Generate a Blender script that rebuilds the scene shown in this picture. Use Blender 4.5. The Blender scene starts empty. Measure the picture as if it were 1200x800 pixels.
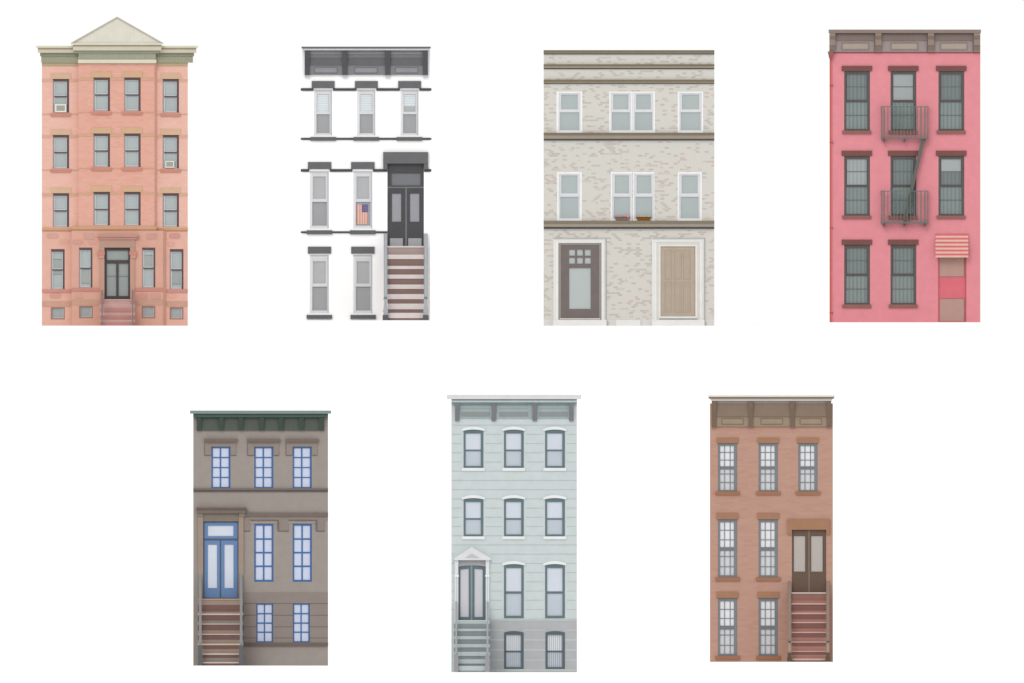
import bpy, bmesh, math, random
from mathutils import Vector

random.seed(7)
scene = bpy.context.scene
COL = scene.collection
U = 0.04            # metres for one unit of the measured elevations (about 1/25 m)
LIGHT = 1.19        # light that an open, upright wall receives under this sky and sun

# ---------------------------------------------------------------- materials
def lin(h):
    h = h.lstrip('#')
    out = []
    for i in (0, 2, 4):
        c = int(h[i:i+2], 16) / 255
        out.append(c/12.92 if c <= 0.04045 else ((c+0.055)/1.055)**2.4)
    return out

def albedo(h, sub=0.0):
    return tuple(min(0.9, max(0.004, c/LIGHT - sub)) for c in lin(h)) + (1,)

_mats = {}
def mat(h, finish='matte'):
    key = (h, finish)
    if key in _mats:
        return _mats[key]
    m = bpy.data.materials.new('%s_%s' % (finish, h.lstrip('#')))
    m.use_nodes = True
    nt = m.node_tree
    b = nt.nodes['Principled BSDF']
    b.inputs['Roughness'].default_value = 0.85
    b.inputs['Specular IOR Level'].default_value = 0.06
    tc = nt.nodes.new('ShaderNodeTexCoord')
    base = albedo(h)
    if finish == 'glass':
        b.inputs['Roughness'].default_value = 0.12
        b.inputs['Specular IOR Level'].default_value = 0.35
        base = albedo(h, 0.022)
    if finish == 'metal':
        b.inputs['Roughness'].default_value = 0.5
        b.inputs['Specular IOR Level'].default_value = 0.15
    if finish == 'white':
        base = (0.9, 0.9, 0.9, 1)
    n = nt.nodes.new('ShaderNodeTexNoise')
    n.inputs['Scale'].default_value = 2.3 if finish != 'glass' else 0.7
    n.inputs['Detail'].default_value = 5
    nt.links.new(tc.outputs['Object'], n.inputs['Vector'])
    mr = nt.nodes.new('ShaderNodeMapRange')
    amt = 0.0 if finish == 'white' else 0.035
    mr.inputs['From Min'].default_value = 0.3
    mr.inputs['From Max'].default_value = 0.7
    mr.inputs['To Min'].default_value = 1 - amt
    mr.inputs['To Max'].default_value = 1 + amt
    nt.links.new(n.outputs['Fac'], mr.inputs['Value'])
    vm = nt.nodes.new('ShaderNodeVectorMath')
    vm.operation = 'SCALE'
    vm.inputs[0].default_value = base[:3]
    nt.links.new(mr.outputs['Result'], vm.inputs['Scale'])
    nt.links.new(vm.outputs['Vector'], b.inputs['Base Color'])
    _mats[key] = m
    return m

def brick_mat(name, base, tints, bw, bh, share, cluster, mortar=None, mortar_w=0.12):
    """bricks in running bond; a share of them tinted with other clay colours"""
    m = bpy.data.materials.new(name)
    m.use_nodes = True
    nt = m.node_tree
    N, L = nt.nodes.new, nt.links.new
    b = nt.nodes['Principled BSDF']
    b.inputs['Roughness'].default_value = 0.9
    b.inputs['Specular IOR Level'].default_value = 0.05
    tc = N('ShaderNodeTexCoord')
    sp = N('ShaderNodeSeparateXYZ'); L(tc.outputs['Object'], sp.inputs[0])
    def math_(op, a, c=None):
        k = N('ShaderNodeMath'); k.operation = op
        for i, v in enumerate((a, c)):
            if v is None: continue
            if isinstance(v, (int, float)): k.inputs[i].default_value = v
            else: L(v, k.inputs[i])
        return k.outputs[0]
    v = math_('DIVIDE', sp.outputs['Z'], bh*U)
    row = math_('FLOOR', v)
    odd = math_('MULTIPLY', math_('MODULO', math_('ABSOLUTE', row), 2), 0.5)
    u = math_('ADD', math_('DIVIDE', math_('ADD', sp.outputs['X'], sp.outputs['Y']), bw*U), odd)
    colm = math_('FLOOR', u)
    cv = N('ShaderNodeCombineXYZ'); L(colm, cv.inputs[0]); L(row, cv.inputs[1])
    wn = N('ShaderNodeTexWhiteNoise'); wn.noise_dimensions = '3D'; L(cv.outputs[0], wn.inputs['Vector'])
    wn2 = N('ShaderNodeTexWhiteNoise'); wn2.noise_dimensions = '3D'
    ad = N('ShaderNodeVectorMath'); ad.operation = 'ADD'; ad.inputs[1].default_value = (31.3, 17.7, 5.1)
    L(cv.outputs[0], ad.inputs[0]); L(ad.outputs[0], wn2.inputs['Vector'])
    no = N('ShaderNodeTexNoise'); no.inputs['Scale'].default_value = 0.9; no.inputs['Detail'].default_value = 2
    L(tc.outputs['Object'], no.inputs['Vector'])
    r = math_('ADD', wn.outputs['Value'], math_('MULTIPLY', math_('SUBTRACT', no.outputs['Fac'], 0.5), cluster))
    hit = math_('GREATER_THAN', r, 1-share)
    ramp = N('ShaderNodeValToRGB'); ramp.color_ramp.interpolation = 'CONSTANT'
    el = ramp.color_ramp.elements
    for i, t in enumerate(tints):
        e = el[i] if i < 2 else el.new(i/len(tints))
        e.position = i/len(tints); e.color = albedo(t)
    L(wn2.outputs['Value'], ramp.inputs[0])
    mix = N('ShaderNodeMix'); mix.data_type = 'RGBA'
    L(hit, mix.inputs['Factor']); mix.inputs['A'].default_value = albedo(base); L(ramp.outputs[0], mix.inputs['B'])
    out = mix.outputs['Result']
    if mortar:
        fu, fv = math_('FRACT', u), math_('FRACT', v)
        mm = math_('MAXIMUM', math_('LESS_THAN', fv, mortar_w*1.6), math_('LESS_THAN', fu, mortar_w*bh/bw*1.6))
        mx = N('ShaderNodeMix'); mx.data_type = 'RGBA'
        L(mm, mx.inputs['Factor']); L(out, mx.inputs['A']); mx.inputs['B'].default_value = albedo(mortar)
        out = mx.outputs['Result']
    L(out, b.inputs['Base Color'])
    return m

# ---------------------------------------------------------------- mesh builder
# elevations are measured in units: x to the right, y downward, d = metres towards the street
class House:
    def __init__(self, base_y, cx, row_y, name, label, cat, group=None):
        self.row = row_y
        self.loc = Vector(((cx-600)*U, row_y, (800-base_y)*U))
        o = bpy.data.objects.new(name, None)
        o.empty_display_size = 1.0
        COL.objects.link(o)
        o.location = self.loc
        o['label'] = label; o['category'] = cat
        if group: o['group'] = group
        self.root = o

class MB:
    def __init__(self, H, *mats):
        self.H = H; self.v = []; self.f = []; self.mi = []; self.mats = []
        self.cur = 0
        for m in mats: self.m(m)
        self.cur = 0
    def m(self, material):
        if isinstance(material, str): material = mat(material)
        if material not in self.mats: self.mats.append(material)
        self.cur = self.mats.index(material)
        return self
    def P(self, x, y, d):
        # shallow relief: mouldings and reveals of these fronts project only a little
        d = 0.55*d if -0.3 < d < 0.8 else (d-0.36 if d > 0 else d+0.135)
        return Vector(((x-600)*U, self.H.row - d, (800-y)*U)) - self.H.loc
    def face(self, pts):
        n = len(self.v)
        self.v += pts
        self.f.append(list(range(n, n+len(pts)))); self.mi.append(self.cur)
    def prism(self, front, back):
        n = len(front); k = len(self.v)
        self.v += front + back
        self.f.append(list(range(k, k+n))); self.mi.append(self.cur)
        self.f.append(list(range(k+2*n-1, k+n-1, -1))); self.mi.append(self.cur)
        for i in range(n):
            j = (i+1) % n
            self.f.append([k+i, k+n+i, k+n+j, k+j]); self.mi.append(self.cur)
        return self
    def poly(self, pts, d0, d1):
        return self.prism([self.P(x, y, d1) for x, y in pts], [self.P(x, y, d0) for x, y in pts])
    def box(self, x0, y0, x1, y1, d0, d1):
        return self.poly([(x0, y0), (x1, y0), (x1, y1), (x0, y1)], d0, d1)
    def side(self, x0, x1, pts):          # profile in (d, y), drawn out along x
        return self.prism([self.P(x0, y, d) for d, y in pts], [self.P(x1, y, d) for d, y in pts])
    def ring(self, o, i, d0, d1):
        (a, b, c, e), (p, q, r, s) = o, i
        self.box(a, b, c, q, d0, d1); self.box(a, s, c, e, d0, d1)
        self.box(a, q, p, s, d0, d1); self.box(r, q, c, s, d0, d1)
        return self
    def wall(self, x0, y0, x1, y1, holes, d=0.0, reveal=0.26):
        """a wall face with real openings and their reveals"""
        xs = sorted({x0, x1} | {h[0] for h in holes} | {h[2] for h in holes})
        ys = sorted({y0, y1} | {h[1] for h in holes} | {h[3] for h in holes})
        for a, b in zip(xs, xs[1:]):
            for c, e in zip(ys, ys[1:]):
                mx, my = (a+b)/2, (c+e)/2
                if any(h[0] < mx < h[2] and h[1] < my < h[3] for h in holes): continue
                self.face([self.P(a, c, d), self.P(a, e, d), self.P(b, e, d), self.P(b, c, d)])
        for a, c, b, e in holes:
            q = d-reveal
            for s, t in (((a, c), (b, c)), ((b, c), (b, e)), ((b, e), (a, e)), ((a, e), (a, c))):
                self.face([self.P(*s, d), self.P(*t, d), self.P(*t, q), self.P(*s, q)])
        return self
    def shell(self, x0, y0, x1, y1, d=0.0, depth=8.0):   # sides and back of the house
        A = [(x0, d), (x0, d-depth), (x1, d-depth), (x1, d)]
        for (a, p), (b, q) in zip(A, A[1:]):
            self.face([self.P(a, y0, p), self.P(a, y1, p), self.P(b, y1, q), self.P(b, y0, q)])
        return self
    def build(self, name, parent=None, label=None):
        me = bpy.data.meshes.new(name)
        me.from_pydata([tuple(p) for p in self.v], [], self.f)
        for m in self.mats: me.materials.append(m)
        for p, i in zip(me.polygons, self.mi): p.material_index = i
        bm = bmesh.new(); bm.from_mesh(me)
        bmesh.ops.recalc_face_normals(bm, faces=bm.faces[:])
        bm.to_mesh(me); bm.free()
        o = bpy.data.objects.new(name, me)
        COL.objects.link(o)
        if parent is not None: o.parent = parent
        else: o.location = self.H.loc
        if label: o['label'] = label
        return o

def one(H, name, color, boxes, parent, label=None, finish='matte'):
    mb = MB(H, mat(color, finish) if isinstance(color, str) else color)
    for b in boxes: mb.box(*b)
    return mb.build(name, parent, label)

def roof(H, x0, x1, y, color='#9a9894'):
    one(H, 'roof', color, [(x0+1, y-0.0, x1-1, y+2.0, -7.95, -0.05)], H.root)

def band_part(H, name, rows, parent):
    """a moulding made of courses: (x0, y0, x1, y1, d, colour)"""
    for x0, y0, x1, y1, d, c in rows:
        MB(H, c).box(x0, y0, x1, y1, -0.05, d).build(name, parent)

def stoop(H, x0, x1, steps, run, d_first=0.5, body=None):
    """steps: top to bottom; each a list of (y0, y1, colour) courses, the first being its nosing"""
    base = steps[-1][-1][1]
    mb = MB(H, body or steps[-1][-1][2])
    mb.box(x0+0.4, steps[0][-1][1], x1-0.4, base, -0.02, d_first-0.25)
    st = mb.build('stoop', H.root)
    d = d_first
    for s in steps:
        m = MB(H)
        for i, (a, b, c) in enumerate(s):
            m.m(c); m.box(x0, a, x1, b, 0.0, d + (0.035 if i == 0 else 0.0))
        m.build('step', st)
        d += run
    return st, d - run

def railing(H, st, x0, x1, y_top, y_bot, d0, d1, color, base_y, stringer=False, thick=3.2, n=6):
    mb = MB(H, mat(color, 'metal'))
    mb.side(x0, x1, [(d0, y_top), (d1, y_bot-thick), (d1, y_bot), (d0, y_top+thick)])
    w = (x1-x0)*0.12
    low = (lambda t: y_top+30+(y_bot-y_top-30)*t) if stringer else None
    for i in range(n):
        t = (i+0.5)/n
        d = d0+(d1-d0)*t
        y = y_top+(y_bot-y_top)*t
        yb = low(t) if low else min(base_y-0.5, y+24)
        mb.box(x0+w, y+1.2, x1-w, yb, d-0.02, d+0.02)
    if stringer:      # lower rail, and the dark rounded edges of the hand rail
        mb.side(x0+w, x1-w, [(d0, y_top+30), (d1, y_bot-1.5), (d1, y_bot), (d0, y_top+32)])
        mb.m(mat(stringer, 'metal'))
        for e in (x0-.02, x1-.53): mb.side(e, e+.55, [(d0, y_top-.1), (d1, y_bot-thick-.1), (d1+.02, y_bot), (d0+.02, y_top+thick)])
    return mb.build('railing', st)

GROUP = 'row houses standing in two rows'
TOP, BOT = 76.0, 0.0

# =================================================================== house 1
def house_salmon():
    base = 382
    H = House(base, 134.5, TOP, 'row_house',
              'tall salmon pink brick row house with a cream pediment and a projecting middle bay', 'house', GROUP)
    R = H.root
    side_c = brick_mat('brick_pale_salmon', '#e8baaa', ['#e6b6a6', '#e9beb0'], 7, 2.6, 0.3, 0.3, '#e6b6a7', 0.1)
    bay_c = brick_mat('brick_salmon', '#e2ad9c', ['#e0a998', '#dfa797', '#e4b0a0'], 7, 2.6, 0.4, 0.3, '#dea897', 0.13)
    stone, bstone = '#e3b3a3', '#d9a896'
    BD, LD = 0.45, 0.55
    rows = [(92.9, 132.4, 91.2, 130.4), (158.5, 197.8, 156.8, 196.0), (226.8, 266.3, 225.2, 264.5)]
    side_holes, bay_holes = [], []
    for a, b, c, e in rows:
        for x in (61.9, 190.6): side_holes.append((x, a, x+19.1, b))
        for x in (109.5, 145.4): bay_holes.append((x, c, x+19.4, e))
    low_side = [(59.6, 292.3, 75.8, 339.2), (198.8, 292.3, 215.0, 339.2)]
    low_bay = [(92.5, 290.5, 108.3, 337.3), (166.3, 290.5, 182.0, 337.3)]
    bs_side = [(59.5, 360.4, 76.0, 374.8), (198.8, 360.4, 215.0, 374.8)]
    bs_bay = [(92.8, 358.9, 108.9, 373.4), (166.0, 358.9, 182.0, 373.4)]
    door = (122.2, 290.5, 152.6, 351.0)
    mb = MB(H, side_c)
    mb.wall(49.2, 60, 92, 271, [h for h in side_holes if h[0] < 92])
    mb.wall(181, 60, 220, 271, [h for h in side_holes if h[0] > 181])
    mb.shell(49.2, 60, 220, base)
    mb.m(stone)
    mb.wall(49.2, 271, 84, base, [low_side[0], bs_side[0]])
    mb.wall(191, 271, 220, base, [low_side[1], bs_side[1]])
    w = mb.build('wall', R)
    mb = MB(H, bay_c)
    mb.wall(92, 66, 181, 270.5, bay_holes, BD)
    mb.face([mb.P(92, 66, BD), mb.P(92, 270.5, BD), mb.P(92, 270.5, 0), mb.P(92, 66, 0)])
    mb.face([mb.P(181, 66, BD), mb.P(181, 270.5, BD), mb.P(184.3, 270.5, 0), mb.P(184.3, 66, 0)])
    mb.m(bstone)
    mb.wall(84, 270.5, 191, base, low_bay+bs_bay+[door], LD, 0.3)
    mb.face([mb.P(84, 270.5, LD), mb.P(84, base, LD), mb.P(84, base, 0), mb.P(84, 270.5, 0)])
    mb.face([mb.P(191, 270.5, LD), mb.P(191, base, LD), mb.P(195, base, 0), mb.P(195, 270.5, 0)])
    mb.face([mb.P(84, 270.5, LD), mb.P(191, 270.5, LD), mb.P(195, 270.5, 0), mb.P(84, 270.5, 0)])
    mb.build('bay', R)
    roof(H, 49.2, 220, 57)
    # cornice over the side walls
    for xa, xb, s in ((42.5, 92.2, -1), (181.8, 232, 1)):
        mb = MB(H)
        def c(col, y0, y1, o, d):
            a, b = (o, xb) if s < 0 else (xa, o)
            mb.m(col); mb.box(a, y0, b, y1, -0.3, d)
        L_ = s < 0
        c('#d9d4bf', 54, 56.4, 42.5 if L_ else 232, 0.62)
        c('#ab9a87', 56.4, 58.2, 44.2 if L_ else 230.2, 0.54)
        c('#cbc6b0', 58.2, 62.3, 44.4 if L_ else 230, 0.50)
        c('#92907f', 62.3, 66.4, 47 if L_ else 227.4, 0.30)
        c('#aaa993', 66.4, 73.8, 48.2 if L_ else 226.2, 0.22)
        c('#b9aa86', 73.8, 77.2, 49.0 if L_ else 220.2, 0.10)
        mb.m('#9a9a85')
        x = 50.0
        while x < 225:
            if (x < 91 and L_) or (x > 184 and not L_): mb.box(x, 67.0, x+0.5, 73.6, 0.2, 0.245)
            x += 2.1
        mb.build('cornice', R)
    # centre cornice
    mb = MB(H)
    for x0, y0, x1, y1, d, c in ((83, 50.8, 191.4, 53.0, 1.00, '#dad6c4'), (85.2, 53.0, 189.2, 54.7, 0.92, '#b4a391'),
                                 (85.5, 54.7, 189.0, 59.5, 0.90, '#d0cbb6'), (88.2, 59.5, 186.0, 62.9, 0.72, '#a3a396'),
                                 (92.2, 62.9, 182.6, 70.2, 0.62, '#b0b19d'), (91.4, 70.2, 183.2, 74.3, 0.70, '#d9d8c4')):
        mb.m(c); mb.box(x0, y0, x1, y1, -0.3, d)
    mb.m('#9fa08c')
    x = 93.5
    while x < 182:
        mb.box(x, 63.3, x+0.5, 70.0, 0.6, 0.645); x += 2.1
    cc = mb.build('bay_cornice', R)
    mb = MB(H, '#e4e1d4')
    mb.poly([(85.5, 50.8), (137.2, 21.4), (189, 50.8)], -1.4, 0.93)
    mb.m('#dad7c9')
    x = 92.0
    while x < 184:
        top = 21.4 + abs(x-137.2)*29.4/51.75 + 1.4
        mb.box(x, top, x+0.45, 50.7, 0.92, 0.945); x += 2.6
    ped = mb.build('pediment', R)
    mb = MB(H, '#bdb3a3')
    mb.poly([(82.6, 50.8), (137.2, 19.9), (137.2, 21.7), (86.2, 50.8)], -1.5, 0.98)
    mb.poly([(191.6, 50.8), (137.2, 19.9), (137.2, 21.7), (188.2, 50.8)], -1.5, 0.98)
    mb.build('raking_moulding', ped)
    # string courses
    rowsb = []
    for a, b, c, e in rows:
        for x0, x1 in ((49.0, 61.9), (81.0, 92.0), (184.3, 190.6), (209.7, 220.2)):
            rowsb.append((x0, a, x1, a+3.5, 0.03, '#d5ab93'))
        for x0, x1 in ((91.8, 109.5), (128.9, 145.4), (164.8, 181.2)):
            rowsb.append((x0, c, x1, c+3.5, BD+0.03, '#d1a68b'))
        if b < 260:
            for x0, x1 in ((49.0, 59.2), (82.6, 92.0), (184.3, 188.2), (211.6, 220.2)):
                rowsb.append((x0, b+1.3, x1, b+2.4, 0.03, '#d3a68e'))
            for x0, x1 in ((91.8, 107.0), (131.2, 143.2), (166.9, 181.2)):
                rowsb.append((x0, e+1.3, x1, e+2.4, BD+0.03, '#d0a187'))
    rowsb += [(49.0, 267.3, 92, 270.0, 0.10, '#caa37c'), (184.3, 267.3, 220.3, 270.0, 0.10, '#caa37c'),
              (49.1, 270.0, 84, 271.4, 0.06, '#ca917d'), (191, 270.0, 220.2, 271.4, 0.06, '#ca917d'),
              (84, 266.1, 183.5, 269.1, LD+0.08, '#c9a37e'), (84.1, 269.1, 183, 270.4, LD+0.04, '#c58d79'),
              (49.0, 339.6, 84, 343.2, 0.08, '#cc9186'), (195, 339.6, 220.2, 343.2, 0.08, '#cc9186'),
              (49.1, 353.2, 84, 359.8, 0.03, '#cba18d'), (195, 353.2, 220.1, 359.8, 0.03, '#cba18d'),
              (83.9, 337.7, 117.2, 341.6, LD+0.07, '#c98d80'), (158.2, 337.7, 191.2, 341.6, LD+0.07, '#c98d80'),
              (83.9, 351.5, 117.2, 358.0, LD+0.03, '#c9a08b'), (158.2, 351.5, 191.1, 358.0, LD+0.03, '#c9a08b')]
    band_part(H, 'string_course', rowsb, R)
    # lintels and sills
    for i, (a, b, c, e) in enumerate(rows):
        for x, yt, yb, d, col in ((61.9, a, b, 0, '#d4b295'), (190.6, a, b, 0, '#d4b295'), (109.5, c, e, BD, '#d1ad8c'), (145.4, c, e, BD, '#d1ad8c')):
            one(H, 'lintel', col, [(x-2.4, yt-6.6, x+21.4, yt, d-0.05, d+0.055)], R)
            if i < 2:
                one(H, 'sill', '#ca8d7b', [(x-2.6, yb+0.8, x+21.0, yb+4.3, d-0.05, d+0.13)], R)
    def win(h, d, variant=0):
        x0, y0, x1, y1 = h
        wd = x1-x0
        f = MB(H, '#665658')  # dark top and right bands: shade of the recess put into the colour
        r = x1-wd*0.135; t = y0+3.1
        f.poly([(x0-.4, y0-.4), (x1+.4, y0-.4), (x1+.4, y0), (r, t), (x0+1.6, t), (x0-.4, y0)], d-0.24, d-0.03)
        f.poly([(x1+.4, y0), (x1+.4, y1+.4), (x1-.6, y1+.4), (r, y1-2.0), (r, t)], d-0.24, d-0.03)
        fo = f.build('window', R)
        j = MB(H, '#aa9da0')  # paler left side of the recess, its light put into the colour
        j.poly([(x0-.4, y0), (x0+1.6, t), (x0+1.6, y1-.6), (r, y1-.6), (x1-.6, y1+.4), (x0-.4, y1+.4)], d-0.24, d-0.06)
        j.build('lit_jamb', fo)
        ry = (y0+y1)/2+1.0
        s = MB(H, '#ccd4d5')
        s.ring((x0+1.6, t, r, y1-.6), (x0+2.8, t+1.0, r-.9, y1-1.8), d-0.2, d-0.10)
        s.box(x0+2.8, ry-2.0, r-.9, ry-0.9, d-0.2, d-0.10)
        s.m('#6a5a5b'); s.box(x0+1.6, ry-0.9, r, ry+0.7, d-0.2, d-0.06)
        s.build('sash', fo)
        p = MB(H, mat('#b5bebe', 'glass'))
        p.box(x0+1.2, t-.6, r+.5, y1, d-0.24, d-0.18)
        if variant:
            p.m(mat('#a9afad', 'glass'))
            (ya, yb) = {1: (t+9, ry+5), 2: (ry+1, y1-6), 3: (t+6, ry-2.0), 4: (ry+1, y1-5)}[variant]
            p.box(x0+2.8, ya, r-.9, yb, d-0.18, d-0.165)
            p.m('#8f9594'); p.box(x0+2.8, (ya if variant in (1, 3) else yb)-.4, r-.9, (ya if variant in (1, 3) else yb)+.4, d-0.18, d-0.15)
            if variant == 1: p.box(x0+2.8, yb-.4, r-.9, yb+.4, d-0.18, d-0.15)
        p.build('pane', fo)
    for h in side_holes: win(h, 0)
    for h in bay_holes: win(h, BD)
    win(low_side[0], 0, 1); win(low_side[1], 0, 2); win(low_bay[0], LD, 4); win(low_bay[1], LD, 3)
    for hs, d in ((bs_side, 0), (bs_bay, LD)):
        for x0, y0, x1, y1 in hs:
            fo = MB(H, '#ab817a').ring((x0-.4, y0-.4, x1+.4, y1+.4), (x0+1.5, y0+1.3, x1-1.5, y1-1.5), d-0.24, d-0.04).build('basement_window', R)
            MB(H, '#bcc3c4').ring((x0+1.5, y0+1.3, x1-1.5, y1-1.5), (x0+1.9, y0+1.7, x1-2.6, y1-2.6), d-0.2, d-0.1).build('sash', fo)
            one(H, 'pane', '#a8adae', [(x0+1, y0+1, x1-1, y1-1, d-0.24, d-0.16)], fo, finish='glass')
    # rounded rough stones set in the lower walls
    def stonep(x0, y0, x1, y1, c, d):
        r = min(2.8, (y1-y0)/2-0.05)
        pts = []
        for cx, cy, a0 in ((x1-r, y0+r, -90), (x1-r, y1-r, 0), (x0+r, y1-r, 90), (x0+r, y0+r, 180)):
            for k in range(7):
                a = math.radians(a0+15*k); pts.append((cx+r*math.cos(a), cy+r*math.sin(a)))
        MB(H, c).poly(pts, d-0.02, d+0.025).build('stone_block', R)
    for s in ((55, 273.8, 68.6, 280, '#d3a497', 0), (69, 280.6, 81.5, 286.8, '#dcab99', 0), (84.6, 281.2, 97.2, 287.2, '#cf9c90', LD),
              (97.8, 273.5, 110.8, 281.0, '#cfa291', LD), (103.6, 281.6, 113.6, 287.2, '#d3a293', LD), (170.7, 274, 184.3, 281.2, '#cf9a90', LD),
              (160.8, 282.6, 174.2, 288.6, '#d8a494', LD), (198, 273.7, 211.4, 280.2, '#cf9c91', 0), (196.2, 284, 204.6, 289.4, '#dda999', 0),
              (58.2, 343.6, 71.6, 350.2, '#d29f92', 0), (86, 344.4, 98, 350.2, '#d1a490', LD), (160, 344.2, 173.5, 350.8, '#ce978b', LD),
              (175.4, 344.2, 188.6, 350.8, '#d19e8f', LD), (196.6, 344.6, 208, 350.0, '#dfac9c', 0)):
        stonep(*s)
    # doorway
    sur = MB(H, '#ba9787')
    sur.box(117, 281, 158, 290.5, LD-0.02, LD+0.14)
    sur.m('#c09a8b')
    sur.box(117, 290.5, 122.4, 352, LD-0.02, LD+0.12); sur.box(152.4, 290.5, 157.8, 352, LD-0.02, LD+0.12)
    so = sur.build('door_surround', R)
    hd = MB(H, '#bb9488'); hd.box(114, 275.9, 163, 278, LD-0.02, LD+0.34)
    hd.m('#ca9a8c'); hd.poly([(114.6, 278), (162.4, 278), (159.6, 281), (116.4, 281)], LD-0.02, LD+0.25)
    hd.build('door_hood', so)
    for x in (114.4, 151.6):
        cm = MB(H, '#ca8d7f'); cm.box(x, 295, x+8.4, 299.3, LD, LD+0.22)
        cm.m('#cf9a8b'); cm.box(x+1.4, 299.3, x+7.6, 303, LD, LD+0.18)
        cm.build('corbel', so)
    x0, y0, x1, y1 = door
    dr = MB(H, mat('#544e4d'))
    q = LD
    dr.ring((x0-.4, y0-.4, x1+.4, y1+.2), (125.1, 294.0, 150.3, 347.3), q-0.28, q-0.04)
    dr.box(125.1, 305.2, 150.3, 309.2, q-0.28, q-0.06)
    dr.box(136.2, 309.2, 138.9, 347.3, q-0.28, q-0.06)
    do = dr.build('door', R)
    one(H, 'pane', '#9ea5a4', [(124.6, 293.5, 150.8, 347.8, q-0.28, q-0.16)], do, finish='glass')
    one(H, 'glazing_bar', '#7c8281', [(125.1, 323.8, 136.2, 324.5, q-0.17, q-0.12), (138.9, 323.8, 150.3, 324.5, q-0.17, q-0.12)], do)
    P_, D_ = '#d6b4ad', '#c08c86'
    st, d = stoop(H, 117.2, 158.2, [[(351.2, 352.4, '#d9bab4'), (352.4, 357, '#cfaaa4'), (357, 361.2, '#d6b4ae')], [(361.2, 365.8, D_), (365.8, 370, P_)],
                                 [(370, 374.2, '#bf8a83'), (374.2, 377.6, '#d9b9b3')], [(377.6, 382, '#be8780')]], 0.3, LD+0.4)
    for x in (118.7, 154.6):
        railing(H, st, x, x+1.5, 340, 352, LD+0.3, d+0.2, '#857b76', base, n=2)
        one(H, 'newel_post', '#857b76', [(x-.1, 350, x+1.6, 382, d+0.18, d+0.26)], st, finish='metal')
        one(H, 'corner_block', '#cb8f87', [(x-1.9, 351, x+2.9, 355.6, LD+0.05, LD+0.45)], st)
    # air conditioners: things of their own, standing in two windows
    for (a, b, c, e, g, lab) in ((64.4, 122.3, 77.8, 132.0, 1.8, 'white air conditioner in the top left window of the salmon brick house'),
                                 (193.7, 189.0, 204.2, 197.0, 1.3, 'smaller white air conditioner low in a right hand window of the salmon brick house')):
        A = House(e, (a+c)/2, TOP, 'air_conditioner', lab, 'air conditioner', 'window air conditioners')
        MB(A, '#e2e1da').ring((a, b, c, e), (a+g, b+g, c-g, e-g), -0.16, 0.10).build('casing', A.root)
        gm = MB(A, '#b3b3a6'); gm.box(a+g, b+g, c-g, e-g, -0.16, 0.05)
        gm.m('#bebeb2')
        y = b+g+0.6
        while y < e-g-0.4:
            gm.box(a+g, y, c-g, y+0.35, 0.04, 0.075); y += 0.95
        gm.build('grille', A.root)

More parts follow.
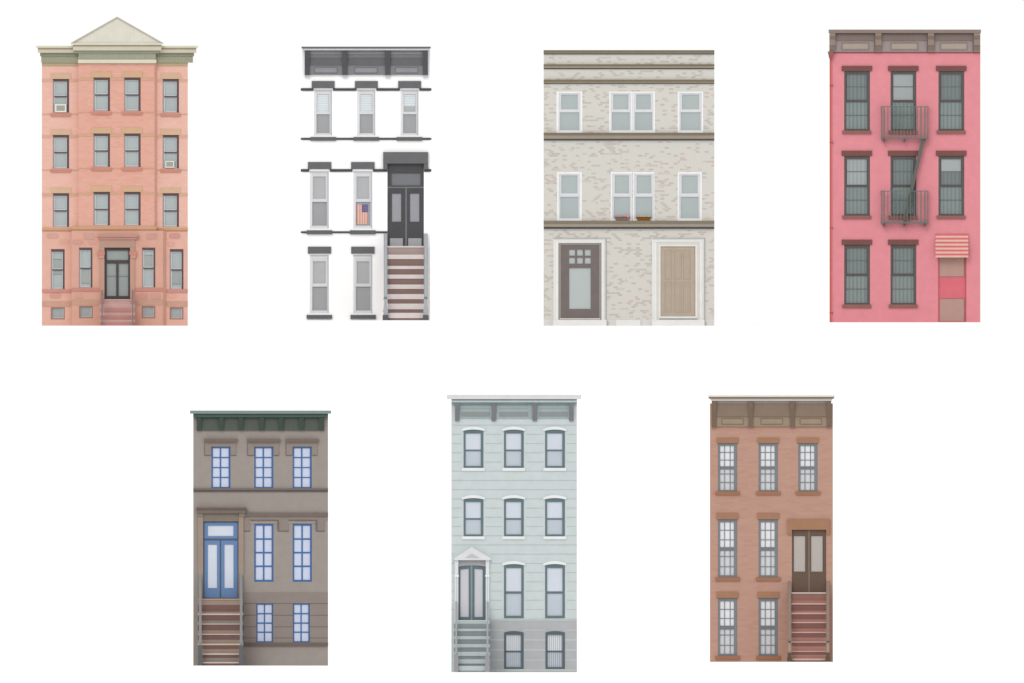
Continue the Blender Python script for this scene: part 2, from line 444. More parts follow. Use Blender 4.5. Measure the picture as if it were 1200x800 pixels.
# =================================================================== house 2
def house_white():
    base = 375.7
    H = House(base, 429, TOP, 'row_house',
              'white row house with dark grey trim and a flag hanging in a middle window', 'house', GROUP)
    R = H.root
    W = mat('#ffffff', 'white')
    w1 = [(367.9, 105.3, 389.3, 159.2), (418.6, 105.3, 440, 159.2), (469.4, 105.3, 490.6, 159.2)]
    w2 = [(363, 200.8, 385.5, 268.2), (414, 200.8, 436.4, 268.2)]
    w3 = [(363, 299, 385.5, 367.6), (414.1, 299, 436.5, 367.6)]
    door = (454, 192, 496.7, 289)
    mb = MB(H, W)
    mb.wall(354.2, 57, 503.8, base, w1+w2+w3+[door]); mb.shell(354.2, 57, 503.8, base)
    mb.build('wall', R)
    roof(H, 354.2, 503.8, 56)
    mb = MB(H)
    mb.m('#6c6c6e'); mb.box(353.3, 55, 504.8, 57.1, -0.3, 0.75)
    mb.m('#dadadc'); mb.poly([(354.6, 57.1), (503.4, 57.1), (501.6, 59.3), (356.6, 59.3)], -0.3, 0.66)
    for y0, y1, c, d in ((59.3, 61, '#7d7d80', .36), (61, 63.8, '#908f95', .34), (63.8, 68.2, '#7a7a7c', .30), (68.2, 76.8, '#6c6c6e', .26), (76.8, 88.2, '#858589', .20)):
        mb.m(c); mb.box(357.1, y0, 501.3, y1, -0.05, d)
    co = mb.build('cornice', R)
    for x in (357.0, 401.2, 451.4, 495.6):
        b = MB(H, '#59595b'); b.side(x, x+5.9, [(0.0, 59.4), (0.56, 59.4), (0.50, 68), (0.32, 80), (0.30, 88.3), (0.0, 88.3)])
        b.m('#c5c5ca'); b.box(x+.1, 88.3, x+5.8, 91.2, -0.02, 0.24)
        b.build('bracket', co)
    for x in (369.2, 416.2, 463.9):
        b = MB(H, '#79797d'); b.ring((x-.9, 79, x+26.2, 86.2), (x, 79.9, x+25.3, 85.3), 0.18, 0.24)
        b.m('#949499'); b.box(x, 79.9, x+25.3, 85.3, 0.18, 0.215)
        b.build('panel', co)
    dk = '#515153'
    rows = []
    for a, b in ((352.4, 367.4), (390.2, 417.8), (441, 468.6), (491.4, 505.6)): rows.append((a, 103.7, b, 106.8, 0.10, dk))
    for a, b in ((352.4, 364.1), (393.3, 414.5), (444.1, 465.1), (494.7, 505.6)): rows.append((a, 161.9, b, 164.3, 0.10, dk))
    for a, b in ((352.4, 362.4), (386.4, 413), (437, 453.8), (496.9, 505.5)): rows.append((a, 198.5, b, 201.7, 0.10, dk))
    for a, b in ((352.4, 359.6), (389.2, 410.3), (439.9, 453.9)): rows.append((a, 271.4, b, 273.6, 0.10, dk))
    band_part(H, 'string_course', rows, R)
    for x, y0, y1, wd in ((365.3, 95.3, 103.75, 26.8), (415.9, 95.3, 103.75, 26.8), (466.6, 95.3, 103.75, 26.8), (360.8, 190.2, 198.55, 27.4),
                          (411.4, 190.2, 198.55, 27.5), (360.8, 289.4, 297.6, 27.2), (411.5, 289.4, 297.6, 27.4)):
        one(H, 'lintel', '#6c6c6e', [(x, y0, x+wd, y1, -0.05, 0.13)], R)
    for x, y0, y1 in ((364, 160.9, 165.4), (414.4, 160.9, 165.4), (465, 160.9, 165.4), (359.5, 270.2, 275.0), (410.2, 270.2, 275.0), (359.3, 369.4, 374.0), (410.6, 369.4, 374.0)):
        one(H, 'sill', '#69696b', [(x, y0, x+29.8, y1, -0.05, 0.17)], R)
    def win(h, up, ry, lo, blind=None, lowglass='#a8a9ab', label=None):
        x0, y0, x1, y1 = h
        f = MB(H, '#e4e4e6')
        f.ring((x0-.4, y0-.4, x1+.4, y1+.4), (up[0]-1.4, up[1]-3.6, up[2]+2.2, lo[3]+1.2), -0.22, -0.02)
        f.m('#bfc0c5')  # grey strips: inner shade of the casing, put in as colour
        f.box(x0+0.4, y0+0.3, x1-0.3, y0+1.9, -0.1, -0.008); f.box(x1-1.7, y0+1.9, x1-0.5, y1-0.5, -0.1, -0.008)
        fo = f.build('window', R, label)
        s = MB(H, '#dadbdd')
        s.ring((up[0]-1.4, up[1]-3.6, up[2]+2.2, ry[1]), (up[0], up[1], up[2], ry[0]), -0.2, -0.05)
        s.ring((up[0]-1.4, ry[1], up[2]+2.2, lo[3]+1.2), (lo[0], lo[1], lo[2], lo[3]), -0.2, -0.07)
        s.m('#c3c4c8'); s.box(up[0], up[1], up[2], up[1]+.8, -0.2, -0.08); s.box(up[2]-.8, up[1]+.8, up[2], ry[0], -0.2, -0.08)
        s.build('sash', fo)
        p = MB(H, mat('#b9babc', 'glass')); p.box(up[0]-.5, up[1]-.5, up[2]+.5, ry[0]+.5, -0.22, -0.14)
        p.m(mat(lowglass, 'glass')); p.box(lo[0]-.5, lo[1]-.5, lo[2]+.5, lo[3]+.5, -0.235, -0.16)
        p.build('pane', fo)
        if blind:
            b = MB(H, '#e3e5e7')
            y = up[1]+.8
            while y < blind-0.5:
                b.m('#e4e5e7'); b.box(up[0], y, up[2]-.8, y+1.6, -0.15, -0.115)
                b.m('#cddde5'); b.box(up[0], y+1.6, up[2]-.8, y+2.7, -0.15, -0.13)
                y += 2.7
            b.build('blind', fo)
    for i, h in enumerate(w1):
        x = h[0]
        win(h, (x+3.9, 110.6, x+17.8, 131.3), (131.3, 134.2), (x+3.2, 134.3, x+18.4, 156.4), 123.2 if i == 2 else 131,
            label='window with a blind lowered over half of the upper sash' if i == 2 else None)
    for h in w2:
        x = h[0]
        win(h, (x+4, 207, x+19, 233.4), (233.4, 237), (x+3.1, 237, x+20.1, 264.8), lowglass='#a6a7a9' if h is w2[0] else '#a9aeb5')
    for h in w3:
        x = h[0]
        win(h, (x+4, 306.3, x+19.2, 332.6), (332.6, 336.3), (x+3.2, 336.3, x+20.2, 364.2), lowglass='#a7a8aa')
    # doorway
    mb = MB(H, '#6e6e70')
    mb.box(449, 178.5, 501.7, 192, -0.05, 0.30)
    mb.box(449, 192, 454, 199, -0.05, 0.26); mb.box(496.7, 192, 501.7, 199, -0.05, 0.26)
    mb.build('door_hood', R)
    d = MB(H, '#545456')
    d.box(453.6, 191.6, 497.1, 203.2, -0.25, -0.02)
    d.ring((453.6, 203.2, 497.1, 219.3), (458.7, 203.4, 492.8, 217.8), -0.25, -0.04)
    d.m('#7d7d7f'); d.box(453.6, 219.3, 497.1, 220.8, -0.25, -0.03)
    d.m('#545456')
    for a, b, pa, pb in ((453.6, 475.0, 459.2, 470.1), (476.8, 497.1, 480.4, 491.4)):
        d.ring((a, 220.8, b, 289.2), (pa, 227.3, pb, 260.2), -0.25, -0.06)
    d.m('#7a7a7d'); d.box(475.0, 220.8, 476.8, 289.2, -0.25, -0.05)
    do = d.build('door', R)
    p = MB(H, mat('#7e8085', 'glass')); p.box(458.2, 203.3, 493.2, 218.2, -0.24, -0.12)
    p.m(mat('#a1a2a7', 'glass')); p.box(458.8, 227, 470.5, 260.5, -0.24, -0.12); p.box(480, 227, 491.8, 260.5, -0.24, -0.12)
    p.build('pane', do)
    for a, b in ((457, 472), (478.4, 494)):
        one(H, 'kick_plate', '#a8a9ad', [(a, 279.6, b, 288.6, -0.08, -0.04)], do, finish='metal')
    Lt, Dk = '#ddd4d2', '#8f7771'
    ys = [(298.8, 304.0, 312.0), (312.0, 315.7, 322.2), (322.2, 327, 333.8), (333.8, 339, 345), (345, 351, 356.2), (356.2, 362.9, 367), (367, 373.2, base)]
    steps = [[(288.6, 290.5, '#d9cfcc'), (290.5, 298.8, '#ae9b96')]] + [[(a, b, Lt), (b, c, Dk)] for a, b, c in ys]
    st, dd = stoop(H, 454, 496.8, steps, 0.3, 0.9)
    for x in (449.8, 497.0):
        railing(H, st, x, x+4.0, 274, 350.6, 0.15, dd+0.1, '#acb0b4', base, '#8f9397')
        n = MB(H, mat('#aaaeb2', 'metal'))
        prof = [(-3.3, 350.2), (3.3, 350.2), (1.6, 352.6), (1.7, 357), (2.5, 363), (3.1, 365.5), (2.4, 366.5), (2.6, 369.6), (-2.6, 369.6), (-2.4, 366.5), (-3.1, 365.5), (-2.5, 363), (-1.7, 357), (-1.6, 352.6)]
        n.poly([(x+2+a, b) for a, b in prof], dd+0.05, dd+0.29)
        n.m('#606265'); n.box(x-1.4, 369.6, x+5.3, base, dd, dd+0.34)
        n.build('newel_post', st)
    F = House(263.4, 424.6, TOP, 'flag', 'small striped flag with a blue canton hanging upright in a window of the white house', 'flag')
    f = MB(F)
    sw = 12.9/9
    for i in range(9):
        f.m('#da9a88' if i % 2 == 0 else '#e3c6b8')
        a = 418.1+i*sw
        f.box(a, 240 if a+sw < 424.9 else 249.0, a+sw, 263.4, -0.12, -0.105+0.006*math.sin(i*1.3))
    f.build('stripes', F.root)
    f = MB(F, '#6f6792'); f.box(418.1+5*sw-1.1, 240, 431, 249.1, -0.12, -0.092)
    f.m('#c9c4d6')
    for i in range(4):
        for j in range(4):
            cx, cy = 425.2+i*1.6, 241.3+j*2.0
            f.poly([(cx, cy-.28), (cx+.28, cy), (cx, cy+.28), (cx-.28, cy)], -0.1, -0.088)
    f.build('canton', F.root)

# =================================================================== house 3
def house_beige():
    base = 382
    H = House(base, 737, TOP, 'row_house',
              'wide beige speckled brick row house with brown ledges and two ground floor doors', 'house', GROUP)
    R = H.root
    br = brick_mat('brick_beige', '#d6d3cb', ['#c9bcb0', '#c4c1bc', '#cec5bd', '#bfbcb7', '#cabfb6'], 5.2, 2.3, 0.25, 0.55, '#d8d6ce', 0.06)
    w1 = [(652.4, 108, 682.2, 155.8), (714.2, 108, 741.0, 155.8), (741.4, 108, 767.2, 155.8), (794.4, 108, 823.8, 155.8)]
    w2 = [(653, 202.3, 681.6, 258.8), (716, 202.3, 740.4, 258.8), (742.0, 202.3, 766.6, 258.8), (794.4, 202.3, 822.2, 258.8)]
    dA = (648.8, 280.2, 709.8, 375.3); dB = (764.4, 280.2, 825.4, 375.3)
    mb = MB(H, br)
    mb.wall(637.2, 60, 837, 375.3, w1+w2+[dA, dB]); mb.shell(637.2, 60, 837, base)
    mb.m('#dbd7d3'); mb.wall(637.2, 375.3, 837, base, [])
    mb.build('wall', R)
    roof(H, 637.2, 837, 60)
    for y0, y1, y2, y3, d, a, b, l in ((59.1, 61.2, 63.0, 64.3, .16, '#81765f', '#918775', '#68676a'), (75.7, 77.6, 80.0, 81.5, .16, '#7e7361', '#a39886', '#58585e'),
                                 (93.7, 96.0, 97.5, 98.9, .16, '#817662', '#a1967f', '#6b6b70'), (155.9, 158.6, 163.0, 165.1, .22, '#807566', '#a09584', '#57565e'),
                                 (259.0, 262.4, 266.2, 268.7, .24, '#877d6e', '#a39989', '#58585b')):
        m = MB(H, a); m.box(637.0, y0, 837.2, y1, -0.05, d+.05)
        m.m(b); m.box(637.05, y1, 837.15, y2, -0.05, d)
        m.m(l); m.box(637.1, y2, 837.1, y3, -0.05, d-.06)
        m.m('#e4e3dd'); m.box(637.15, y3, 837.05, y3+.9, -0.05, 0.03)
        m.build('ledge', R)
    def win(h, up, ry, lo):
        x0, y0, x1, y1 = h
        fo = MB(H, '#f4f4f4').ring((x0-.3, y0-.3, x1+.3, y1+.3), (up[0]-3.0, up[1]-1.9, up[2]+3.0, y1-1.6), -0.2, 0.02).build('window', R)
        s = MB(H, '#dcdde1')
        s.ring((up[0]-3.0, up[1]-1.9, up[2]+3.0, ry[1]), (up[0], up[1], up[2], ry[0]), -0.18, -0.03)
        s.ring((up[0]-3.0, ry[1], up[2]+3.0, y1-1.6), (lo[0], ry[1]+.02, lo[2], lo[3]), -0.18, -0.05)
        s.build('sash', fo)
        p = MB(H, mat('#b5bfbd', 'glass')); p.box(up[0]-.5, up[1]-.5, up[2]+.5, ry[0]+.5, -0.2, -0.10)
        p.m(mat('#b3bdbc', 'glass')); p.box(lo[0]-.5, ry[1]-.4, lo[2]+.5, lo[3]+.5, -0.21, -0.11)
        p.build('pane', fo)
    for h, u0, u1 in ((w1[0], 657.6, 677.1), (w1[1], 718.7, 736.4), (w1[2], 745.6, 762.7), (w1[3], 799.3, 819.4)):
        win(h, (u0, 111.2, u1, 0), (128.5, 132.0), (u0-1.4, 0, u1+1.6, 152.9))
    for h, u0, u1 in ((w2[0], 657.8, 676.7), (w2[1], 720.5, 737.1), (w2[2], 746.1, 763.2), (w2[3], 798.8, 817.6)):
        win(h, (u0, 206.0, u1, 0), (227, 231), (u0-1.1, 0, u1+1.1, 256.2))
    # glazed door
    def casing(x0, x1, inner):
        m = MB(H, '#e8e7e3')
        a, b, c = inner
        m.ring((x0-.3, 279.9, x1+.3, 375.4), (x0+2.6, 283.1, x1-3.2, 375.2), -0.24, 0.07)
        m.m('#f0efec'); m.ring((x0+2.6, 283.1, x1-3.2, 375.2), (a, b, c, 375.1), -0.24, 0.035)
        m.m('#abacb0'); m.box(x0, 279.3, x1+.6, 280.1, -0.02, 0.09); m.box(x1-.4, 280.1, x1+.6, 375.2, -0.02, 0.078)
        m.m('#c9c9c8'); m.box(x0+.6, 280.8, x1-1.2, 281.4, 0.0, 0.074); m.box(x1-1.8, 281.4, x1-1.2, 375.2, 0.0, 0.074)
        return m.build('door_casing', R)
    casing(648.8, 709.8, (654.3, 285, 705.0))
    d = MB(H, '#9f9792'); d.ring((654, 284.7, 705.3, 375.1), (657.2, 287.2, 702.2, 373.2), -0.26, -0.03)
    d.m('#7a716f')
    d.box(657.2, 287.2, 702.2, 293, -0.26, -0.06); d.box(657.2, 362.4, 702.2, 373.0, -0.26, -0.06)
    d.box(657.2, 293, 666.9, 362.4, -0.26, -0.06); d.box(692.2, 293, 702.2, 362.4, -0.26, -0.06)
    d.box(666.9, 300, 692.2, 302.4, -0.26, -0.06); d.box(666.9, 309.4, 692.2, 314.5, -0.26, -0.06)
    for a in (673.9, 683.0): d.box(a, 293, a+2.2, 300, -0.26, -0.06); d.box(a, 302.4, a+2.2, 309.4, -0.26, -0.06)
    do = d.build('door', R, 'dark taupe door with a tall pane under six small panes')
    p = MB(H, mat('#bcc4c2', 'glass')); p.box(666.5, 292.6, 692.6, 362.8, -0.27, -0.13); p.build('pane', do)
    one(H, 'threshold', '#d7d2cc', [(656.0, 373.2, 703.4, 374.7, -0.1, 0.05)], do)
    # panelled door
    casing(764.4, 825.4, (769.2, 284.2, 820.4))
    d = MB(H, '#dbd9d1'); d.ring((769, 284, 820.6, 375.1), (772.6, 287.6, 816.4, 372.8), -0.26, 0.0)
    d.m('#f1f0ec'); d.ring((772.6, 287.6, 816.4, 372.8), (774, 289, 815, 371.3), -0.26, -0.02)
    d.m('#b8aa9a'); d.box(774, 289, 815, 371.3, -0.26, -0.09)
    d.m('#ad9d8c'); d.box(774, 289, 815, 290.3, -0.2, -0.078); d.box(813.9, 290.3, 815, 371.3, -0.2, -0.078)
    do = d.build('door', R, 'tan six panel wooden door in a stepped white casing')
    for a, b in ((779, 787.4), (790.2, 798.6), (800.6, 809.0)):
        for c, e in ((293.4, 328.2), (331.0, 366.4)):
            m = MB(H, '#ac9c8c'); m.ring((a, c, b, e), (a+.6, c+.6, b-.6, e-.6), -0.1, -0.075)
            m.m('#b6a797'); m.box(a+2, c+2, b-2, e-2, -0.1, -0.075)
            m.build('panel', do)
    one(H, 'threshold', '#acaeac', [(772.4, 373.3, 817, 374.7, -0.05, 0.05)], do)
    for a, b in ((648, 710.8), (764, 825.6)):
        m = MB(H, '#eae9e6'); m.box(a, 375.4, b, base, -0.05, 0.30)
        m.m('#bcbcbd'); m.box(b, 375.6, b+.9, base, -0.05, 0.24)
        m.build('door_step', R)
    m = MB(H, '#e9e8e4'); m.box(722, 375.4, 750.6, base, -0.05, 0.06)
    m.m('#c3c2c2'); m.box(750.6, 375.6, 751.4, base, -0.05, 0.05); m.build('plinth_block', R)
    # window boxes on the ledge
    for x0, x1, c, c2, fc, lab in ((720, 738.2, '#75695c', '#655a4f', '#e28f99', 'grey brown flower box with pink flowers on the ledge of the beige house'),
                           (745.2, 763.2, '#7c501f', '#6d4518', '#e9dbab', 'rusty brown flower box with pale yellow flowers on the ledge of the beige house')):
        P = House(259.0, (x0+x1)/2, TOP, 'flower_box', lab, 'flower box', 'flower boxes on the ledge')
        m = MB(P, c); m.poly([(x0+.5, 255.2), (x1-.5, 255.2), (x1-2.0, 259.0), (x0+2.0, 259.0)], 0.03, 0.26)
        m.m(c2); m.box(x0, 254.4, x1, 255.2, 0.02, 0.27)
        m.build('box', P.root)
        pink = fc == '#e28f99'
        for k in range(5):
            bm = bmesh.new()
            cx = x0+2.6+k*(x1-x0-5.2)/4
            r = (1.7 if pink else 0.9)*random.uniform(.75, 1.2)
            if pink and k == 2: r *= .6
            bmesh.ops.create_icosphere(bm, subdivisions=2, radius=r*U)
            for v in bm.verts: v.co *= random.uniform(.8, 1.2)
            me = bpy.data.meshes.new('flower'); bm.to_mesh(me); bm.free()
            me.materials.append(mat(fc))
            o = bpy.data.objects.new('flower', me); COL.objects.link(o); o.parent = P.root
            o.location = MB(P).P(cx, 254.2, 0.14)

# =================================================================== house 4
def house_pink():
    base = 378
    H = House(base, 1060.5, TOP, 'row_house',
              'rose pink row house with a fire escape and a striped awning over its door', 'house', GROUP)
    R = H.root
    xs = (989.3, 1043.6, 1099.8)
    rows = ((83.6, 153.4), (183.0, 253.0), (287.2, 357.2))
    holes = [(x, a, x+30.2, b) for i, (a, b) in enumerate(rows) for x in xs if not (i == 2 and x > 1090)]
    door = (1099.3, 297, 1132.6, base-0.3)
    mb = MB(H, '#e19098')
    mb.wall(972.2, 40, 1148.8, base, holes+[door]); mb.shell(972.2, 40, 1148.8, base)
    mb.build('wall', R)
    roof(H, 972.2, 1148.8, 38)
    mb = MB(H)
    mb.m('#8f8178'); mb.box(971, 35, 1149.6, 39.1, -0.3, 0.55)
    mb.m('#6d605a'); mb.box(972, 39.1, 1148.7, 40.5, -0.1, 0.30)
    mb.m('#837470'); mb.box(972, 40.5, 1148.7, 47.8, -0.1, 0.26)
    mb.m('#9d9190'); mb.box(972, 47.8, 1148.7, 61.2, -0.1, 0.16)
    mb.m('#9f6163'); mb.box(972, 61.2, 1148.75, 62.6, -0.1, 0.08)
    co = mb.build('cornice', R)
    for x, xe in ((971.9, 979), (1025.7, 1033), (1087.4, 1094.8), (1141.1, 1148.8)):
        b = MB(H)
        for y0, y1, c, d in ((39.1, 42, '#9a8a80', .48), (42, 45.8, '#82726a', .46), (45.8, 53.6, '#94847a', .40), (53.6, 59, '#82736b', .34), (59, 61.3, '#93847b', .28)):
            b.m(c); b.box(x, y0, xe, y1, 0, d)
        b.m('#e0877e'); b.box(x, 62.6, xe, 63.8, 0, 0.03)
        if x > 1000: b.m('#75675f'); b.box(x-1.1, 40.5, x, 61.3, 0, 0.28)
        b.build('bracket', co)
    for x in (987.3, 1044.8, 1102.8):
        b = MB(H, '#8f8278'); b.ring((x-1.2, 50.3, x+31.0, 59.1), (x, 51.4, x+29.8, 57.9), 0.14, 0.21)
        b.m('#ab9e92'); b.box(x, 51.4, x+29.8, 57.9, 0.14, 0.18)
        b.build('panel', co)
    tones = [('#838c8b', '#8e9997'), ('#a6acac', '#8e9997'), ('#7f8887', '#8e9997'), ('#a9afaf', '#8a9593'), ('#818a89', '#8c9795'), ('half', '#8c9795'),
             ('#838c8b', '#8e9997'), ('#838c8b', '#8e9997')]
    lab = {1: 'window with a pale upper sash', 3: 'window with a pale curtained upper sash', 5: 'window with a pale shade drawn halfway down its upper sash'}
    for i, (x0, y0, x1, y1) in enumerate(holes):
        up = (x0+3.1, y0+3.9, x1-3.9, y0+33.9); lo = (x0+2.3, y0+36.5, x1-3.4, y1-1.9)
        fo = MB(H, '#625d5c').ring((x0-.4, y0-.4, x1+.4, y1+.4), (x0+2.2, y0+3.8, x1-3.3, y1-1.8), -0.22, -0.02).build('window', R, lab.get(i))
        s = MB(H, '#5d5857'); s.box(x0+2.2, y0+33.9, x1-3.3, y0+36.5, -0.2, -0.05)
        s.box(x0+2.2, y0+3.8, x0+3.1, y0+33.9, -0.2, -0.06); s.box(x1-3.9, y0+3.8, x1-3.3, y0+33.9, -0.2, -0.06)
        s.build('sash', fo)
        tu, tl = tones[i]
        p = MB(H)
        if tu == 'half':
            p.m(mat('#a9afaf', 'glass')); p.box(up[0]-.5, up[1]-.5, up[2]+.5, up[1]+14.4, -0.2, -0.118)
            p.m(mat('#7f8887', 'glass')); p.box(up[0]-.5, up[1]+14.4, up[2]+.5, up[3]+.5, -0.2, -0.12)
        else:
            p.m(mat(tu, 'glass')); p.box(up[0]-.5, up[1]-.5, up[2]+.5, up[3]+.5, -0.2, -0.12)
        p.m(mat(tl, 'glass')); p.box(lo[0]-.5, lo[1]-.5, lo[2]+.5, lo[3]+.5, -0.215, -0.13)
        p.build('pane', fo)
        k = MB(H)
        du = '#99a0a0' if tu in ('#a9afaf', '#a6acac') else '#737c7b'
        for a, b, c, e, col in (up+(du,), lo+('#7b8684',)):
            k.m(col)
            for q in range(5):
                xx = up[0]+2.2+q*4.55
                if tu == 'half' and col == du: k.box(xx, b+14.4, xx+1.4, e, -0.16, -0.105)
                elif tu == '#a6acac' and col == du: continue
                else: k.box(xx, b, xx+1.4, e, -0.16, -0.105)
        if not k.f: k.box(up[0], up[1], up[0]+1, up[3], -0.16, -0.105)
        k.build('curtain', fo)
        one(H, 'glazing_bar', '#6d7372', [(up[0], up[1]+14.2, up[2], up[1]+15.0, -0.2, -0.085), (lo[0], lo[1]+15.0, lo[2], lo[1]+15.8, -0.2, -0.085)], fo)
        one(H, 'lintel', '#7c544f', [(x0-3.0, y0-6.0, x1+2.4, y0, -0.05, 0.12)], R)
        one(H, 'sill', '#92675f', [(x0-2.2, y1, x1+1.4, y1+4.0, -0.05, 0.14)], R)
    # rain pipe
    m = MB(H, mat('#c65d5f', 'metal')); m.box(972.3, 68, 974.2, base-.2, 0.0, 0.10)
    m.m(mat('#dc8378', 'metal')); m.box(974.2, 68, 975.2, base-.2, 0.0, 0.07)
    po = m.build('rain_pipe', R)
    MB(H, '#97635f').poly([(969.9, 60.6), (976.7, 60.6), (975.2, 68.8), (971.6, 68.8)], 0.0, 0.42).build('hopper', po)
    for y in (100.6, 167.4, 267.6, 367):
        one(H, 'pipe_clip', '#a85856', [(971.9, y-.4, 976.4, y+.4, 0.0, 0.13)], po)
    # fire escape
    G = mat('#68746f', 'metal')
    bal = (1032.8, 1036.1, 1040.5, 1044.1, 1047.9, 1051.3, 1055.9, 1059.4, 1063.4, 1067.2, 1071.4, 1074.9, 1079.3, 1083.9, 1087.3)
    for y0, y1 in ((125.0, 163.0), (223.8, 262.0)):
        m = MB(H, G)
        m.box(1032.2, y1-1.4, 1087.8, y1+.1, 0.62, 0.68); m.box(1032.2, y1-1.0, 1033.2, y1, 0.02, 0.62); m.box(1086.8, y1-1.0, 1087.8, y1, 0.02, 0.62)
        for k in range(7): m.box(1033.2, y1-.8, 1086.8, y1-.4, 0.09+k*0.08, 0.105+k*0.08)
        bo = m.build('fire_escape_balcony', R)
        m = MB(H, G)
        m.box(1032.2, y0, 1087.8, y0+1.0, 0.63, 0.68)
        for k, x in enumerate(bal):
            w = 0.72 if k in (1, 12, 13) else 0.45
            m.box(x-w, y0+1.0, x+w, y1-1.4, 0.64, 0.67)
        for x in (1032.2, 1087.0):
            m.box(x, y0, x+.8, y0+.9, 0.02, 0.63)
            for k in range(4): m.box(x+.2, y0+.9, x+.6, y1-1.0, 0.10+k*0.15, 0.115+k*0.15)
        m.build('railing', bo)
        for x in (1034.4, 1058.2, 1082.2):
            m = MB(H, mat('#8a7b78', 'metal'))
            for q in (x, x+2.4): m.side(q, q+.7, [(0.0, y1+.1), (0.62, y1+.1), (0.62, y1+4.2), (0.52, y1+4.2), (0.0, y1+4.4)])
            m.box(x+.7, y1+3.6, x+2.4, y1+4.3, 0.45, 0.61)
            m.build('bracket', bo)
    m = MB(H, mat('#666461', 'metal'))
    top, bot = (1079.7, 1083.7, 163.2), (1058.0, 1061.8, 260.6)
    for d in (0.20, 0.46):
        m.poly([(top[0], top[2]), (top[1], top[2]), (bot[1], bot[2]), (bot[0], bot[2])], d, d+0.06)
    for k in range(14):
        t = (k+.5)/14
        x = top[0]+(bot[0]-top[0])*t; y = top[2]+(bot[2]-top[2])*t
        m.box(x+.3, y, x+3.4, y+.7, 0.26, 0.46)
    m.build('fire_escape_ladder', R)
    # door and awning
    m = MB(H, '#d9727c')
    m.ring((1098.9, 296.6, 1133, base), (1100.6, 298, 1131.0, base-.8), -0.25, -0.03)
    m.box(1100.6, 298, 1131.0, base-.8, -0.25, -0.10)
    m.m('#ad5f63'); m.box(1099.3, 297, 1099.9, base-.1, -0.1, -0.018); m.box(1131.2, 297, 1131.9, base-.1, -0.1, -0.018)
    do = m.build('door', R)
    for a, b in ((300, 324.8), (350.2, 376.8)):
        m = MB(H, '#b7958b'); m.box(1101.2, a, 1130.2, b, -0.12, -0.075)
        m.m('#96786f'); m.box(1129.6, a, 1130.4, b, -0.12, -0.06); m.box(1101.2, b-.5 if a < 310 else a-.2, 1129.6, b if a < 310 else a+.5, -0.12, -0.06)
        m.build('panel', do)
    m = MB(H)
    y0 = 274.3
    h = 27.8/12
    for k in range(12):
        m.m('#d36e78' if k % 2 == 0 else '#dfb7a5')
        t0, t1 = k/12, (k+1)/12
        ya, yb = y0+h*k, y0+h*(k+1)
        da, db = 0.08+0.62*t0, 0.08+0.62*t1
        m.side(1096.3, 1134.8, [(da-.06, ya), (da, ya), (db, yb), (db-.06, yb)])
    ao = m.build('awning', R)
    m = MB(H, mat('#b98f86', 'metal'))
    for x in (1096.6, 1133.7): m.side(x, x+.8, [(0.0, 300.4), (0.61, 300.6), (0.61, 301.6), (0.0, 301.6)])
    m.build('awning_arm', ao)

